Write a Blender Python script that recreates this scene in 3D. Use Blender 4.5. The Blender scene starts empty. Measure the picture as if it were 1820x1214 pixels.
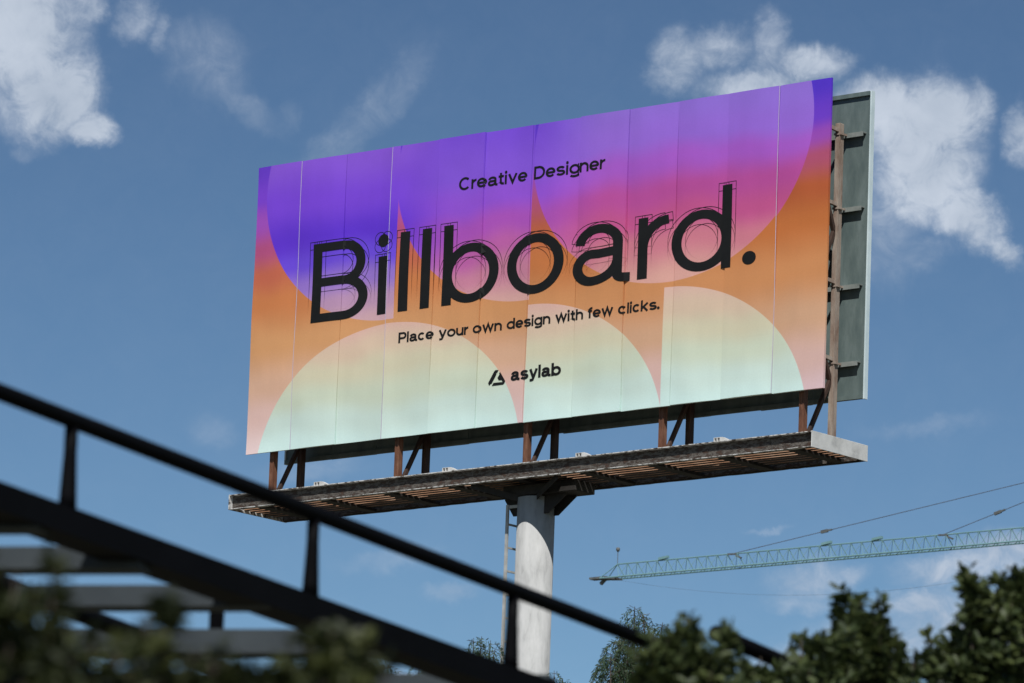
import bpy, bmesh, math, random
import numpy as np
from mathutils import Vector, Matrix
random.seed(7); rng = np.random.default_rng(7)
S = bpy.context.scene
COL = S.collection
R = math.radians

# ------------------------------------------------------------------ camera
Z0 = 22.0                                    # height of the board's lower edge
W, H, GAP = 14.4, 5.884, 1.245               # board width, height, distance to the rear board
FPX, YAW, PITCH, ROLL = 10164.4, 0.698691, 0.199463, 0.0376989
CAM = Vector((76.4665, -82.8544, Z0 - 20.2546))
right0 = Vector((math.cos(YAW), math.sin(YAW), 0))
FWD = Vector((-math.sin(YAW) * math.cos(PITCH), math.cos(YAW) * math.cos(PITCH), math.sin(PITCH)))
up0 = right0.cross(FWD)
RGT = math.cos(ROLL) * right0 + math.sin(ROLL) * up0
UP = -math.sin(ROLL) * right0 + math.cos(ROLL) * up0
cd = bpy.data.cameras.new('camera'); cam = bpy.data.objects.new('camera', cd); COL.objects.link(cam)
m = Matrix((RGT, UP, -FWD)).transposed().to_4x4(); m.translation = CAM
cam.matrix_world = m
cd.sensor_width = 36; cd.lens = FPX / 1820 * 36
cd.clip_start = 0.5; cd.clip_end = 9000
cd.dof.use_dof = True; cd.dof.focus_distance = 120; cd.dof.aperture_fstop = 6.4
S.camera = cam
def ray(x, y): return FWD + RGT * ((x - 910) / FPX) + UP * ((607 - y) / FPX)
def at(x, y, t): return CAM + ray(x, y) * t          # a point of the place seen at that pixel, t metres deep

# ------------------------------------------------------------------ sky and sun
SUN_AZ, SUN_EL = R(37), R(50)
sdir = Vector((math.cos(SUN_EL) * math.sin(SUN_AZ), -math.cos(SUN_EL) * math.cos(SUN_AZ), math.sin(SUN_EL)))
wd = bpy.data.worlds.new('World'); S.world = wd; wd.use_nodes = True
nt = wd.node_tree; nt.nodes.clear()
def N(t, typ, **kw):
    n = t.nodes.new(typ)
    for k, v in kw.items():
        if k.startswith('i_'):
            key = k[2:]; key = int(key) if key.isdigit() else key
            n.inputs[key].default_value = v
        else: setattr(n, k, v)
    return n
def math_n(t, op, a, b=None, c=None, clamp=False):
    n = t.nodes.new('ShaderNodeMath'); n.operation = op; n.use_clamp = clamp
    for i, v in enumerate((a, b, c)):
        if v is None: continue
        if isinstance(v, (int, float)): n.inputs[i].default_value = v
        else: t.links.new(v, n.inputs[i])
    return n.outputs[0]
def build_sky():
    L = nt.links.new
    sky = N(nt, 'ShaderNodeTexSky', sky_type='NISHITA', sun_disc=False)
    sky.sun_elevation = SUN_EL; sky.sun_rotation = math.atan2(sdir.x, sdir.y)
    sky.altitude = 1800; sky.air_density = 1.0; sky.dust_density = 0.35; sky.ozone_density = 2.5
    # contrast of the clear air on the day: a curve on the whole dome
    sc_ = N(nt, 'ShaderNodeVectorMath', operation='SCALE'); L(sky.outputs[0], sc_.inputs[0]); sc_.inputs['Scale'].default_value = .08
    gm_ = N(nt, 'ShaderNodeGamma', i_Gamma=1.65); L(sc_.outputs[0], gm_.inputs[0])
    tint = N(nt, 'ShaderNodeVectorMath', operation='MULTIPLY'); L(gm_.outputs[0], tint.inputs[0]); tint.inputs[1].default_value = SKY_TINT
    bg = N(nt, 'ShaderNodeBackground', i_Strength=SKY_STR); L(tint.outputs[0], bg.inputs[0])
    tc = N(nt, 'ShaderNodeTexCoord')
    rot = N(nt, 'ShaderNodeVectorRotate', rotation_type='Z_AXIS'); rot.inputs['Angle'].default_value = -YAW
    L(tc.outputs['Generated'], rot.inputs['Vector'])
    sp = N(nt, 'ShaderNodeSeparateXYZ'); L(rot.outputs[0], sp.inputs[0])
    az = math_n(nt, 'ARCTAN2', sp.outputs[0], sp.outputs[1])
    el = math_n(nt, 'ARCSINE', sp.outputs[2])
    cb = N(nt, 'ShaderNodeCombineXYZ'); L(az, cb.inputs[0]); L(el, cb.inputs[1])
    # warp
    wn = N(nt, 'ShaderNodeTexNoise', i_Scale=85, i_Detail=8, i_Roughness=0.68); L(cb.outputs[0], wn.inputs['Vector'])
    ws = N(nt, 'ShaderNodeVectorMath', operation='SUBTRACT'); L(wn.outputs['Color'], ws.inputs[0]); ws.inputs[1].default_value = (.5, .5, .5)
    wm = N(nt, 'ShaderNodeVectorMath', operation='SCALE'); L(ws.outputs[0], wm.inputs[0]); wm.inputs['Scale'].default_value = 0.0105
    wa = N(nt, 'ShaderNodeVectorMath', operation='ADD'); L(cb.outputs[0], wa.inputs[0]); L(wm.outputs[0], wa.inputs[1])
    f1 = N(nt, 'ShaderNodeTexNoise', i_Scale=150, i_Detail=11, i_Roughness=0.68, i_Distortion=0.6); L(cb.outputs[0], f1.inputs['Vector'])
    f2 = N(nt, 'ShaderNodeTexNoise', i_Scale=55, i_Detail=3, i_Roughness=0.5); L(cb.outputs[0], f2.inputs['Vector'])
    def ang(x, y):
        d = ray(x, y).normalized(); dx = d @ right0; h = Vector((-math.sin(YAW), math.cos(YAW), 0)); dy = d @ h
        return math.atan2(dx, dy), math.asin(d.z)
    # clouds: (x, y, rx, ry, turn in degrees, weight)
    CL = [(35, 60, 120, 130, 0, 1.0), (95, 165, 85, 95, -25, 1.0), (165, 225, 55, 40, -20, .85), (15, 10, 150, 60, 0, .9),
          (240, 30, 48, 48, 0, .40), (288, 55, 26, 44, 0, .34), (150, 5, 50, 30, 0, .5), (45, 270, 40, 25, 0, .24), (10, 190, 60, 60, 0, .45),
          (370, 110, 110, 80, -45, .27), (440, 190, 95, 38, -28, .24), (520, 205, 34, 44, 0, .19), (680, 175, 150, 50, 50, .25), (600, 260, 110, 40, 35, .23),
          (1200, 110, 60, 60, 0, .55), (1270, 85, 90, 45, 5, .5), (1370, 85, 40, 70, 0, .45), (1440, 115, 75, 45, 0, .8), (1340, 150, 110, 40, 5, .62),
          (1560, 190, 80, 60, 0, .95), (1640, 220, 120, 85, 0, 1.0), (1730, 205, 45, 60, 0, .62), (1640, 310, 110, 90, 0, .9), (1715, 385, 75, 55, -45, .9), (1775, 440, 55, 30, -30, .72),
          (1575, 400, 80, 130, 0, .36), (1640, 450, 60, 40, 0, .28), (1818, 245, 38, 55, 0, .62),
          (1440, 1030, 90, 45, 8, .44), (1500, 1025, 60, 26, 15, .4), (1420, 1075, 70, 25, 0, .34), (1360, 937, 55, 10, 8, .28),
          (1720, 1010, 130, 45, 8, .55), (1800, 985, 80, 45, 0, .6), (1640, 1080, 120, 35, 5, .5), (1760, 1110, 150, 70, 0, .62), (1580, 1140, 190, 60, 5, .5), (1420, 1180, 130, 40, 0, .4),
          (805, 1052, 55, 24, 5, .34), (690, 1000, 110, 26, 10, .26), (385, 770, 60, 40, -20, .20), (560, 830, 120, 28, 10, .22), (1650, 760, 160, 26, 8, .2), (725, 1190, 40, 16, 0, .5)]
    acc = None
    for (x, y, rx, ry, turn, wt) in CL:
        a, e = ang(x, y)
        mp = N(nt, 'ShaderNodeMapping', vector_type='TEXTURE'); mp.inputs['Location'].default_value = (a, e, 0)
        mp.inputs['Rotation'].default_value = (0, 0, R(turn)); mp.inputs['Scale'].default_value = (rx / FPX * 1.25, ry / FPX * 1.25, 1)
        L(wa.outputs[0], mp.inputs['Vector'])
        ln = N(nt, 'ShaderNodeVectorMath', operation='LENGTH'); L(mp.outputs[0], ln.inputs[0])
        mr = N(nt, 'ShaderNodeMapRange', interpolation_type='SMOOTHSTEP'); L(ln.outputs['Value'], mr.inputs[0])
        mr.inputs[1].default_value = 1.15; mr.inputs[2].default_value = 0.15; mr.inputs[3].default_value = 0; mr.inputs[4].default_value = wt
        acc = mr.outputs[0] if acc is None else math_n(nt, 'SMOOTH_MAX', acc, mr.outputs[0], 0.1)
    # the same kind of broken cloud all round the rest of the sky
    gn = N(nt, 'ShaderNodeTexNoise', i_Scale=9, i_Detail=6, i_Roughness=0.58); L(tc.outputs['Generated'], gn.inputs['Vector'])
    gm = N(nt, 'ShaderNodeMapRange', interpolation_type='SMOOTHSTEP'); L(gn.outputs[0], gm.inputs[0])
    gm.inputs[1].default_value = .52; gm.inputs[2].default_value = .72
    ca, ce = ang(910, 607)
    far = N(nt, 'ShaderNodeMapping', vector_type='TEXTURE'); far.inputs['Location'].default_value = (ca, ce, 0); far.inputs['Scale'].default_value = (R(6.2), R(4.6), 1)
    L(cb.outputs[0], far.inputs['Vector'])
    fl = N(nt, 'ShaderNodeVectorMath', operation='LENGTH'); L(far.outputs[0], fl.inputs[0])
    fm = N(nt, 'ShaderNodeMapRange', interpolation_type='SMOOTHSTEP'); L(fl.outputs['Value'], fm.inputs[0]); fm.inputs[1].default_value = 1; fm.inputs[2].default_value = 1.6
    acc = math_n(nt, 'MAXIMUM', acc, math_n(nt, 'MULTIPLY', gm.outputs[0], fm.outputs[0]))
    # density
    nz = math_n(nt, 'MULTIPLY', math_n(nt, 'SUBTRACT', f1.outputs[0], .5), math_n(nt, 'MINIMUM', math_n(nt, 'MULTIPLY', math_n(nt, 'POWER', acc, 1.35), 2.6), 1.75))
    dn = math_n(nt, 'ADD', math_n(nt, 'MULTIPLY', acc, 1.12), math_n(nt, 'MULTIPLY', nz, 1.15))
    dm = N(nt, 'ShaderNodeMapRange', interpolation_type='SMOOTHSTEP'); L(dn, dm.inputs[0])
    dm.inputs[1].default_value = -.02; dm.inputs[2].default_value = 1.02; dm.inputs[4].default_value = .95
    cc = N(nt, 'ShaderNodeMix', data_type='RGBA'); cc.inputs[6].default_value = (.42, .50, .62, 1); cc.inputs[7].default_value = (.66, .73, .84, 1)
    cs = N(nt, 'ShaderNodeMapRange'); L(math_n(nt, 'ADD', math_n(nt, 'MULTIPLY', f2.outputs[0], .7), math_n(nt, 'MULTIPLY', f1.outputs[0], .3)), cs.inputs[0]); cs.inputs[1].default_value = .3; cs.inputs[2].default_value = .66
    L(cs.outputs[0], cc.inputs[0])
    bc = N(nt, 'ShaderNodeBackground', i_Strength=CLOUD_STR); L(cc.outputs[2], bc.inputs[0])
    mx = N(nt, 'ShaderNodeMixShader'); L(dm.outputs[0], mx.inputs[0]); L(bg.outputs[0], mx.inputs[1]); L(bc.outputs[0], mx.inputs[2])
    out = N(nt, 'ShaderNodeOutputWorld'); L(mx.outputs[0], out.inputs[0])
SKY_STR, SKY_TINT, CLOUD_STR = 0.1, (18.8, 16.8, 13.35), 0.92
build_sky()
sl = bpy.data.lights.new('sun', 'SUN'); sl.energy = 4.8; sl.angle = R(0.53); sl.color = (1, .978, .94)
so = bpy.data.objects.new('sun', sl); COL.objects.link(so); so.rotation_euler = sdir.to_track_quat('Z', 'Y').to_euler(); so.location = (40, -60, 90)
S.view_settings.view_transform = 'Standard'; S.view_settings.look = 'None'; S.view_settings.exposure = 0; S.view_settings.gamma = 1
S.view_settings.use_curve_mapping = False
S.cycles.max_bounces = 6; S.cycles.transparent_max_bounces = 12

# ------------------------------------------------------------------ helpers
def lin(c):
    return tuple(((v / 255) / 12.92 if v / 255 <= .04045 else ((v / 255 + .055) / 1.055) ** 2.4) for v in c) + (1,)
def obj(name, me, mat, parent=None, wloc=None):
    if isinstance(me, bmesh.types.BMesh):
        b = me; me = bpy.data.meshes.new(name); b.to_mesh(me); b.free()
    if mat is not None and len(me.materials) == 0: me.materials.append(mat)
    o = bpy.data.objects.new(name, me); COL.objects.link(o)
    if parent is not None:
        o.parent = parent
        if parent.parent is None and parent.type == 'EMPTY': o.matrix_parent_inverse = Matrix.Translation(-parent.location)
    return o
def thing(name, label, cat, loc, group=None):
    o = bpy.data.objects.new(name, None); COL.objects.link(o); o.location = loc; o.empty_display_size = .5
    tag(o, label, cat, group); return o
def tag(o, label=None, cat=None, group=None, kind=None):
    if label: o['label'] = label
    if cat: o['category'] = cat
    if group: o['group'] = group
    if kind: o['kind'] = kind
    return o
def box(b, x0, x1, y0, y1, z0, z1):
    v = [b.verts.new(p) for p in ((x0, y0, z0), (x1, y0, z0), (x1, y1, z0), (x0, y1, z0), (x0, y0, z1), (x1, y0, z1), (x1, y1, z1), (x0, y1, z1))]
    for f in ((3, 2, 1, 0), (4, 5, 6, 7), (0, 1, 5, 4), (1, 2, 6, 5), (2, 3, 7, 6), (3, 0, 4, 7)): b.faces.new([v[i] for i in f])
def bxm(*a):
    b = bmesh.new()
    for q in (a if isinstance(a[0], tuple) else (a,)): box(b, *q)
    return b
def bevel(b, w, seg=1):
    bmesh.ops.bevel(b, geom=list(b.edges), offset=w, segments=seg, affect='EDGES', clamp_overlap=True); return b
def tube(b, pts, rad, n=8, cap=True):
    pts = [Vector(p) for p in pts]
    rad = rad if isinstance(rad, (list, tuple)) else [rad] * len(pts)
    rings = []; ref = None
    for i, p in enumerate(pts):
        d = (pts[min(i + 1, len(pts) - 1)] - pts[max(i - 1, 0)]).normalized()
        if ref is None: ref = d.orthogonal().normalized()
        a = (ref - d * ref.dot(d)).normalized(); ref = a; c = d.cross(a)
        rings.append([b.verts.new(p + (a * math.cos(2 * math.pi * k / n) + c * math.sin(2 * math.pi * k / n)) * rad[i]) for k in range(n)])
    for i in range(len(rings) - 1):
        for k in range(n):
            f = b.faces.new((rings[i][k], rings[i][(k + 1) % n], rings[i + 1][(k + 1) % n], rings[i + 1][k])); f.smooth = n > 6
    if cap: b.faces.new(rings[0][::-1]); b.faces.new(rings[-1])
    return b
def beam(b, p, q, wx, wz, upv=(0, 0, 1)):           # rectangular bar from p to q
    p, q = Vector(p), Vector(q); d = (q - p).normalized(); s = d.cross(Vector(upv))
    s = s.normalized() if s.length > 1e-4 else Vector((1, 0, 0)); u = s.cross(d)
    v = [b.verts.new(e + s * (sx * wx / 2) + u * (su * wz / 2)) for e in (p, q) for sx, su in ((-1, -1), (1, -1), (1, 1), (-1, 1))]
    for f in ((3, 2, 1, 0), (4, 5, 6, 7), (0, 1, 5, 4), (1, 2, 6, 5), (2, 3, 7, 6), (3, 0, 4, 7)): b.faces.new([v[i] for i in f])
    return b

# ------------------------------------------------------------------ materials
def mat_base(name, rough=.7, metal=0.0, spec=.5):
    mt = bpy.data.materials.new(name); mt.use_nodes = True; t = mt.node_tree
    bs = t.nodes['Principled BSDF']; bs.inputs['Roughness'].default_value = rough; bs.inputs['Metallic'].default_value = metal
    bs.inputs['Specular IOR Level'].default_value = spec
    return mt, t, bs
def mat_noise(name, cols, scale=3.0, detail=8, rough=.75, spread=(.3, .7), bump=0.0, stretch=(1, 1, 1), metal=0.0, spec=.4, bscale=None):
    mt, t, bs = mat_base(name, rough, metal, spec)
    tc = N(t, 'ShaderNodeTexCoord'); mp = N(t, 'ShaderNodeMapping'); mp.inputs['Scale'].default_value = stretch
    t.links.new(tc.outputs['Object'], mp.inputs[0])
    nz = N(t, 'ShaderNodeTexNoise', i_Scale=scale, i_Detail=detail, i_Roughness=.65); t.links.new(mp.outputs[0], nz.inputs['Vector'])
    cr = N(t, 'ShaderNodeValToRGB'); t.links.new(nz.outputs[0], cr.inputs[0])
    el = cr.color_ramp.elements
    n = len(cols)
    for i, c in enumerate(cols):
        pos = spread[0] + (spread[1] - spread[0]) * i / max(1, n - 1)
        e = el[i] if i < 2 else el.new(pos); e.position = pos; e.color = tuple(c) + (1,) if len(c) == 3 else c
    t.links.new(cr.outputs[0], bs.inputs['Base Color'])
    if bump:
        nb = N(t, 'ShaderNodeTexNoise', i_Scale=bscale or scale * 6, i_Detail=6, i_Roughness=.6); t.links.new(mp.outputs[0], nb.inputs['Vector'])
        bp = N(t, 'ShaderNodeBump', i_Strength=bump, i_Distance=.02); t.links.new(nb.outputs[0], bp.inputs['Height']); t.links.new(bp.outputs[0], bs.inputs['Normal'])
    return mt
M = {}
M['rust'] = mat_noise('rusty_steel', [(.045, .020, .013), (.14, .058, .032), (.25, .13, .08)], 4, bump=.3, stretch=(1, 1, .35))
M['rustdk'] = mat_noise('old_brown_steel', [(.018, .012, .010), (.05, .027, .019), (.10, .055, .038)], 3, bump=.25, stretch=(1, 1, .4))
M['greypost'] = mat_noise('weathered_post_paint', [(.16, .09, .06), (.27, .21, .17), (.36, .31, .26)], 5, bump=.3, stretch=(1, 1, .3))
M['web'] = mat_noise('grimy_channel', [(.012, .008, .006), (.065, .034, .022), (.035, .026, .021), (.13, .115, .10), (.024, .017, .013), (.20, .18, .16)], 14, 12, spread=(.28, .74), bump=.5, stretch=(.45, 1, 1.3))
M['flange'] = mat_noise('chipped_white_paint', [(.06, .04, .03), (.34, .33, .31), (.58, .57, .55)], 9, 8, spread=(.40, .54), bump=.3)
M['endplate'] = mat_noise('stained_grey_plate', [(.34, .34, .33), (.56, .56, .54), (.66, .66, .64)], 2.2, 9, spread=(.3, .7), bump=.15)
M['underside'] = mat_noise('dark_steel_and_shade', [(.008, .007, .006), (.020, .017, .015), (.035, .03, .027)], 4)  # plain dark steel, and the shade painted below the planks
M['bar'] = mat_noise('rusty_bar', [(.16, .075, .04), (.40, .22, .13), (.5, .36, .26)], 5, stretch=(.5, 1, 1))
M['pole'] = mat_noise('whitewashed_pole', [(.25, .252, .247), (.37, .371, .364), (.43, .43, .422)], 3.2, 10, spread=(.28, .66), bump=.18, stretch=(1.6, 1.6, .5), rough=.8)
M['ladder'] = mat_noise('ladder_paint', [(.26, .26, .25), (.45, .45, .43)], 5)
M['sheet'] = mat_noise('green_grey_sheet', [(.07, .10, .10), (.105, .14, .135), (.15, .19, .185)], 2.5, 10, spread=(.3, .72), bump=.12, stretch=(1.5, 1, .45), rough=.6)
M['rib'] = mat_noise('rib_metal', [(.12, .14, .13), (.2, .22, .205), (.26, .27, .255)], 4, 8, stretch=(.6, 1, 1))
M['joint'] = mat_noise('pale_seam_glint', [(.42, .36, .50), (.58, .52, .62)], 2.5)
M['trim'] = mat_noise('pale_edge_trim', [(.45, .55, .57), (.62, .72, .74)], 2)
M['bracket'] = mat_noise('bracket_white', [(.5, .49, .47), (.66, .65, .63)], 6)
M['black'] = mat_noise('black_paint', [(.002, .002, .0026), (.004, .004, .0052)], 3, rough=.6, spec=.05)
M['joist'] = mat_noise('grey_joist', [(.022, .029, .034), (.042, .052, .058)], 4, rough=.8)
M['teal'] = mat_noise('teal_crane_paint', [(.13, .25, .265), (.18, .32, .335)], .6, rough=.5)
M['cranegrey'] = mat_noise('crane_grey_metal', [(.06, .065, .065), (.13, .14, .14)], 2)
M['cable'] = mat_noise('cable_steel', [(.06, .06, .07), (.10, .10, .12)], 2)
M['bark'] = mat_noise('bark', [(.03, .022, .016), (.085, .065, .048)], 6, bump=.5, stretch=(1, 1, .3))
M['ground'] = mat_noise('dry_ground', [(.05, .05, .03), (.09, .08, .055), (.06, .075, .035)], .15, 10)
M['edge'] = mat_noise('panel_edge', [(.34, .33, .36), (.5, .48, .52)], 3)
M['asph'] = mat_noise('asphalt', [(.035, .035, .036), (.06, .06, .06)], 2)

def mat_leaf(name, cols, trans=.25):
    mt, t, bs = mat_base(name, .55, 0, .35)
    at_ = N(t, 'ShaderNodeAttribute', attribute_name='tone')
    cr = N(t, 'ShaderNodeValToRGB'); t.links.new(at_.outputs['Fac'], cr.inputs[0]); el = cr.color_ramp.elements
    for i, c in enumerate(cols):
        e = el[i] if i < 2 else el.new(.5); e.position = i / (len(cols) - 1); e.color = tuple(c) + (1,)
    t.links.new(cr.outputs[0], bs.inputs['Base Color'])
    tr = N(t, 'ShaderNodeBsdfTranslucent'); t.links.new(cr.outputs[0], tr.inputs[0])
    mx = N(t, 'ShaderNodeMixShader', i_0=trans); out = t.nodes['Material Output']
    t.links.new(bs.outputs[0], mx.inputs[1]); t.links.new(tr.outputs[0], mx.inputs[2]); t.links.new(mx.outputs[0], out.inputs[0])
    return mt
M['leaf'] = mat_leaf('small_leaves', [(.018, .028, .010), (.040, .058, .018), (.085, .105, .034)])
M['leafdk'] = mat_leaf('hedge_leaves', [(.010, .015, .007), (.026, .034, .011), (.075, .085, .024)])
M['pepper'] = mat_leaf('pepper_leaves', [(.022, .042, .020), (.045, .080, .038), (.075, .115, .055)])

# ------------------------------------------------------------------ ground
b = bmesh.new()
bmesh.ops.create_grid(b, x_segments=40, y_segments=40, size=4000)
g = obj('ground', b, M['ground']); tag(g, kind='structure')
b = bmesh.new()
for p in ((-60, -26), (140, -26), (140, -16), (-60, -16)): b.verts.new((p[0], p[1], .004))
b.faces.new(b.verts); rd = obj('road', b, M['asph']); tag(rd, kind='structure')

# ------------------------------------------------------------------ billboard
PX, PY, PR = 7.11, .62, .365
bb = thing('billboard', 'double-sided billboard with violet and orange poster on a single white pole', 'billboard', (PX, PY, 0))
NP = 12; PW = W / NP
prng = random.Random(3)
poff = [prng.uniform(-.013, .013) for _ in range(NP)]
ptilt = [prng.uniform(-.03, .03) for _ in range(NP)]
pbul = [prng.uniform(.006, .02) * (1 if prng.random() < .8 else -1) for _ in range(NP)]
pph = [(prng.uniform(0, 6), prng.uniform(.8, 1.7), prng.uniform(0, 6), prng.uniform(2., 3.6)) for _ in range(NP)]
def hgt(u, v):                                     # how far the skin stands out at (u, v)
    i = min(NP - 1, max(0, int(u / PW))); t = (u - i * PW) / PW
    p1, k1, p2, k2 = pph[i]
    return poff[i] + ptilt[i] * (t - .5) * .8 + pbul[i] * 4 * t * (1 - t) + 0.011 * math.sin(p1 + k1 * v + 1.5 * t) + 0.005 * math.sin(p2 + k2 * v - 2.2 * t) * (1 - abs(2 * t - 1) * .5)

def print_material():
    mt, t, bs = mat_base('printed_poster', .62, 0, .28); L = t.links.new
    uv = N(t, 'ShaderNodeUVMap', uv_map='board')
    sp = N(t, 'ShaderNodeSeparateXYZ'); L(uv.outputs[0], sp.inputs[0])
    U, V = sp.outputs[0], sp.outputs[1]                     # metres on the board
    nz = N(t, 'ShaderNodeTexNoise', i_Scale=.42, i_Detail=2, i_Roughness=.45); L(uv.outputs[0], nz.inputs['Vector'])
    V2 = math_n(t, 'ADD', V, math_n(t, 'MULTIPLY', math_n(t, 'SUBTRACT', nz.outputs[0], .5), .75))
    def ramp(stops, val):
        cr = N(t, 'ShaderNodeValToRGB'); cr.color_ramp.interpolation = 'EASE'
        L(math_n(t, 'DIVIDE', val, H), cr.inputs[0]); el = cr.color_ramp.elements
        for i, (v, c) in enumerate(stops):
            e = el[i] if i < 2 else el.new(min(1, max(0, v / H))); e.position = min(1, max(0, v / H)); e.color = lin(c)
        return cr.outputs[0]
    def mixc(f, a, b_):
        n = N(t, 'ShaderNodeMix', data_type='RGBA'); L(f, n.inputs[0]); L(a, n.inputs[6]); L(b_, n.inputs[7]); return n.outputs[2]
    base_l = ramp([(0, (226, 200, 197)), (.7, (218, 182, 172)), (1.3, (210, 168, 142)), (2.2, (204, 148, 100)), (3.1, (196, 120, 72)), (3.7, (188, 98, 74)), (4.2, (172, 76, 122)), (4.75, (156, 76, 182)), (5.15, (118, 62, 198)), (5.88, (100, 56, 192))], V2)
    base_r = ramp([(0, (212, 182, 184)), (.6, (206, 170, 160)), (1.3, (202, 158, 126)), (2.3, (198, 134, 86)), (3.2, (188, 108, 56)), (3.85, (176, 88, 50)), (4.4, (168, 76, 106)), (4.85, (146, 70, 172)), (5.25, (104, 56, 190)), (5.88, (80, 48, 192))], V2)
    c_1 = ramp([(2.4, (200, 160, 166)), (2.8, (180, 140, 172)), (3.25, (146, 112, 196)), (3.7, (104, 70, 208)), (4.2, (92, 48, 198)), (5.0, (118, 66, 208)), (5.88, (130, 82, 204))], V2)
    c_2 = ramp([(2.4, (208, 160, 152)), (3.0, (194, 124, 148)), (3.5, (182, 92, 158)), (4.0, (166, 78, 178)), (4.5, (142, 78, 204)), (5.1, (128, 82, 208)), (5.88, (116, 72, 204))], V2)
    c_3 = ramp([(2.4, (212, 158, 146)), (3.1, (200, 118, 134)), (3.65, (190, 82, 136)), (4.2, (178, 74, 148)), (4.75, (162, 86, 192)), (5.2, (144, 100, 204)), (5.88, (138, 104, 202))], V2)
    low = ramp([(0, (204, 228, 222)), (.45, (198, 216, 206)), (.95, (198, 206, 184)), (1.45, (204, 196, 168)), (1.9, (210, 184, 160)), (2.35, (212, 170, 158))], V2)
    def sm(val, a, b_):
        n = N(t, 'ShaderNodeMapRange', interpolation_type='SMOOTHSTEP'); L(val, n.inputs[0]); n.inputs[1].default_value = a; n.inputs[2].default_value = b_; return n.outputs[0]
    def ell(cx, cy, rx, ry, u0=None, u1=None):
        dx = math_n(t, 'DIVIDE', math_n(t, 'SUBTRACT', U, cx), rx); dy = math_n(t, 'DIVIDE', math_n(t, 'SUBTRACT', V, cy), ry)
        d = math_n(t, 'ADD', math_n(t, 'MULTIPLY', dx, dx), math_n(t, 'MULTIPLY', dy, dy))
        f = sm(d, 1.004, .996)
        if u0 is not None: f = math_n(t, 'MULTIPLY', f, sm(U, u0 - .004, u0 + .004))
        if u1 is not None: f = math_n(t, 'MULTIPLY', f, sm(U, u1 + .004, u1 - .004))
        return f
    col = mixc(sm(U, 2, 12), base_l, base_r)
    col = mixc(ell(3.66, 5.25, 3.385, 2.86, None, 3.80), col, c_1)
    col = mixc(ell(7.14, 5.25, 3.385, 2.84, None, 7.235), col, mixc(sm(U, 3.6, 5.4), c_1, c_2))
    col = mixc(ell(10.625, 5.25, 3.385, 2.86), col, mixc(sm(U, 7.2, 9.2), c_2, c_3))
    col = mixc(ell(3.71, -.55, 3.44, 2.86), col, low)
    col = mixc(ell(7.2, -.55, 3.44, 2.86, 7.215), col, low)
    col = mixc(ell(10.58, -.55, 3.44, 2.84, 10.575), col, low)
    # faint grain of the vinyl and weather streaks
    gn = N(t, 'ShaderNodeTexNoise', i_Scale=26, i_Detail=4, i_Roughness=.7); L(uv.outputs[0], gn.inputs['Vector'])
    st = N(t, 'ShaderNodeMapping'); st.inputs['Scale'].default_value = (1, .22, 1); L(uv.outputs[0], st.inputs[0])
    sn = N(t, 'ShaderNodeTexNoise', i_Scale=2.2, i_Detail=6, i_Roughness=.6); L(st.outputs[0], sn.inputs['Vector'])
    k = math_n(t, 'ADD', math_n(t, 'MULTIPLY', math_n(t, 'SUBTRACT', gn.outputs[0], .5), .17), math_n(t, 'ADD', math_n(t, 'MULTIPLY', math_n(t, 'SUBTRACT', sn.outputs[0], .5), .16), PRINT_GAIN))
    sc = N(t, 'ShaderNodeVectorMath', operation='SCALE'); L(col, sc.inputs[0]); L(k, sc.inputs['Scale'])
    L(sc.outputs[0], bs.inputs['Base Color'])
    nb = N(t, 'ShaderNodeTexNoise', i_Scale=.75, i_Detail=1.5, i_Roughness=.4); L(uv.outputs[0], nb.inputs['Vector'])
    bp = N(t, 'ShaderNodeBump', i_Strength=.5, i_Distance=.11); L(nb.outputs[0], bp.inputs['Height']); L(bp.outputs[0], bs.inputs['Normal'])
    return mt
PRINT_GAIN = 1.0
M['print'] = print_material()
M['ink'] = mat_noise('black_ink', [(.007, .007, .007), (.012, .012, .012)], 1.5, rough=.55, spec=.2)

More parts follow.
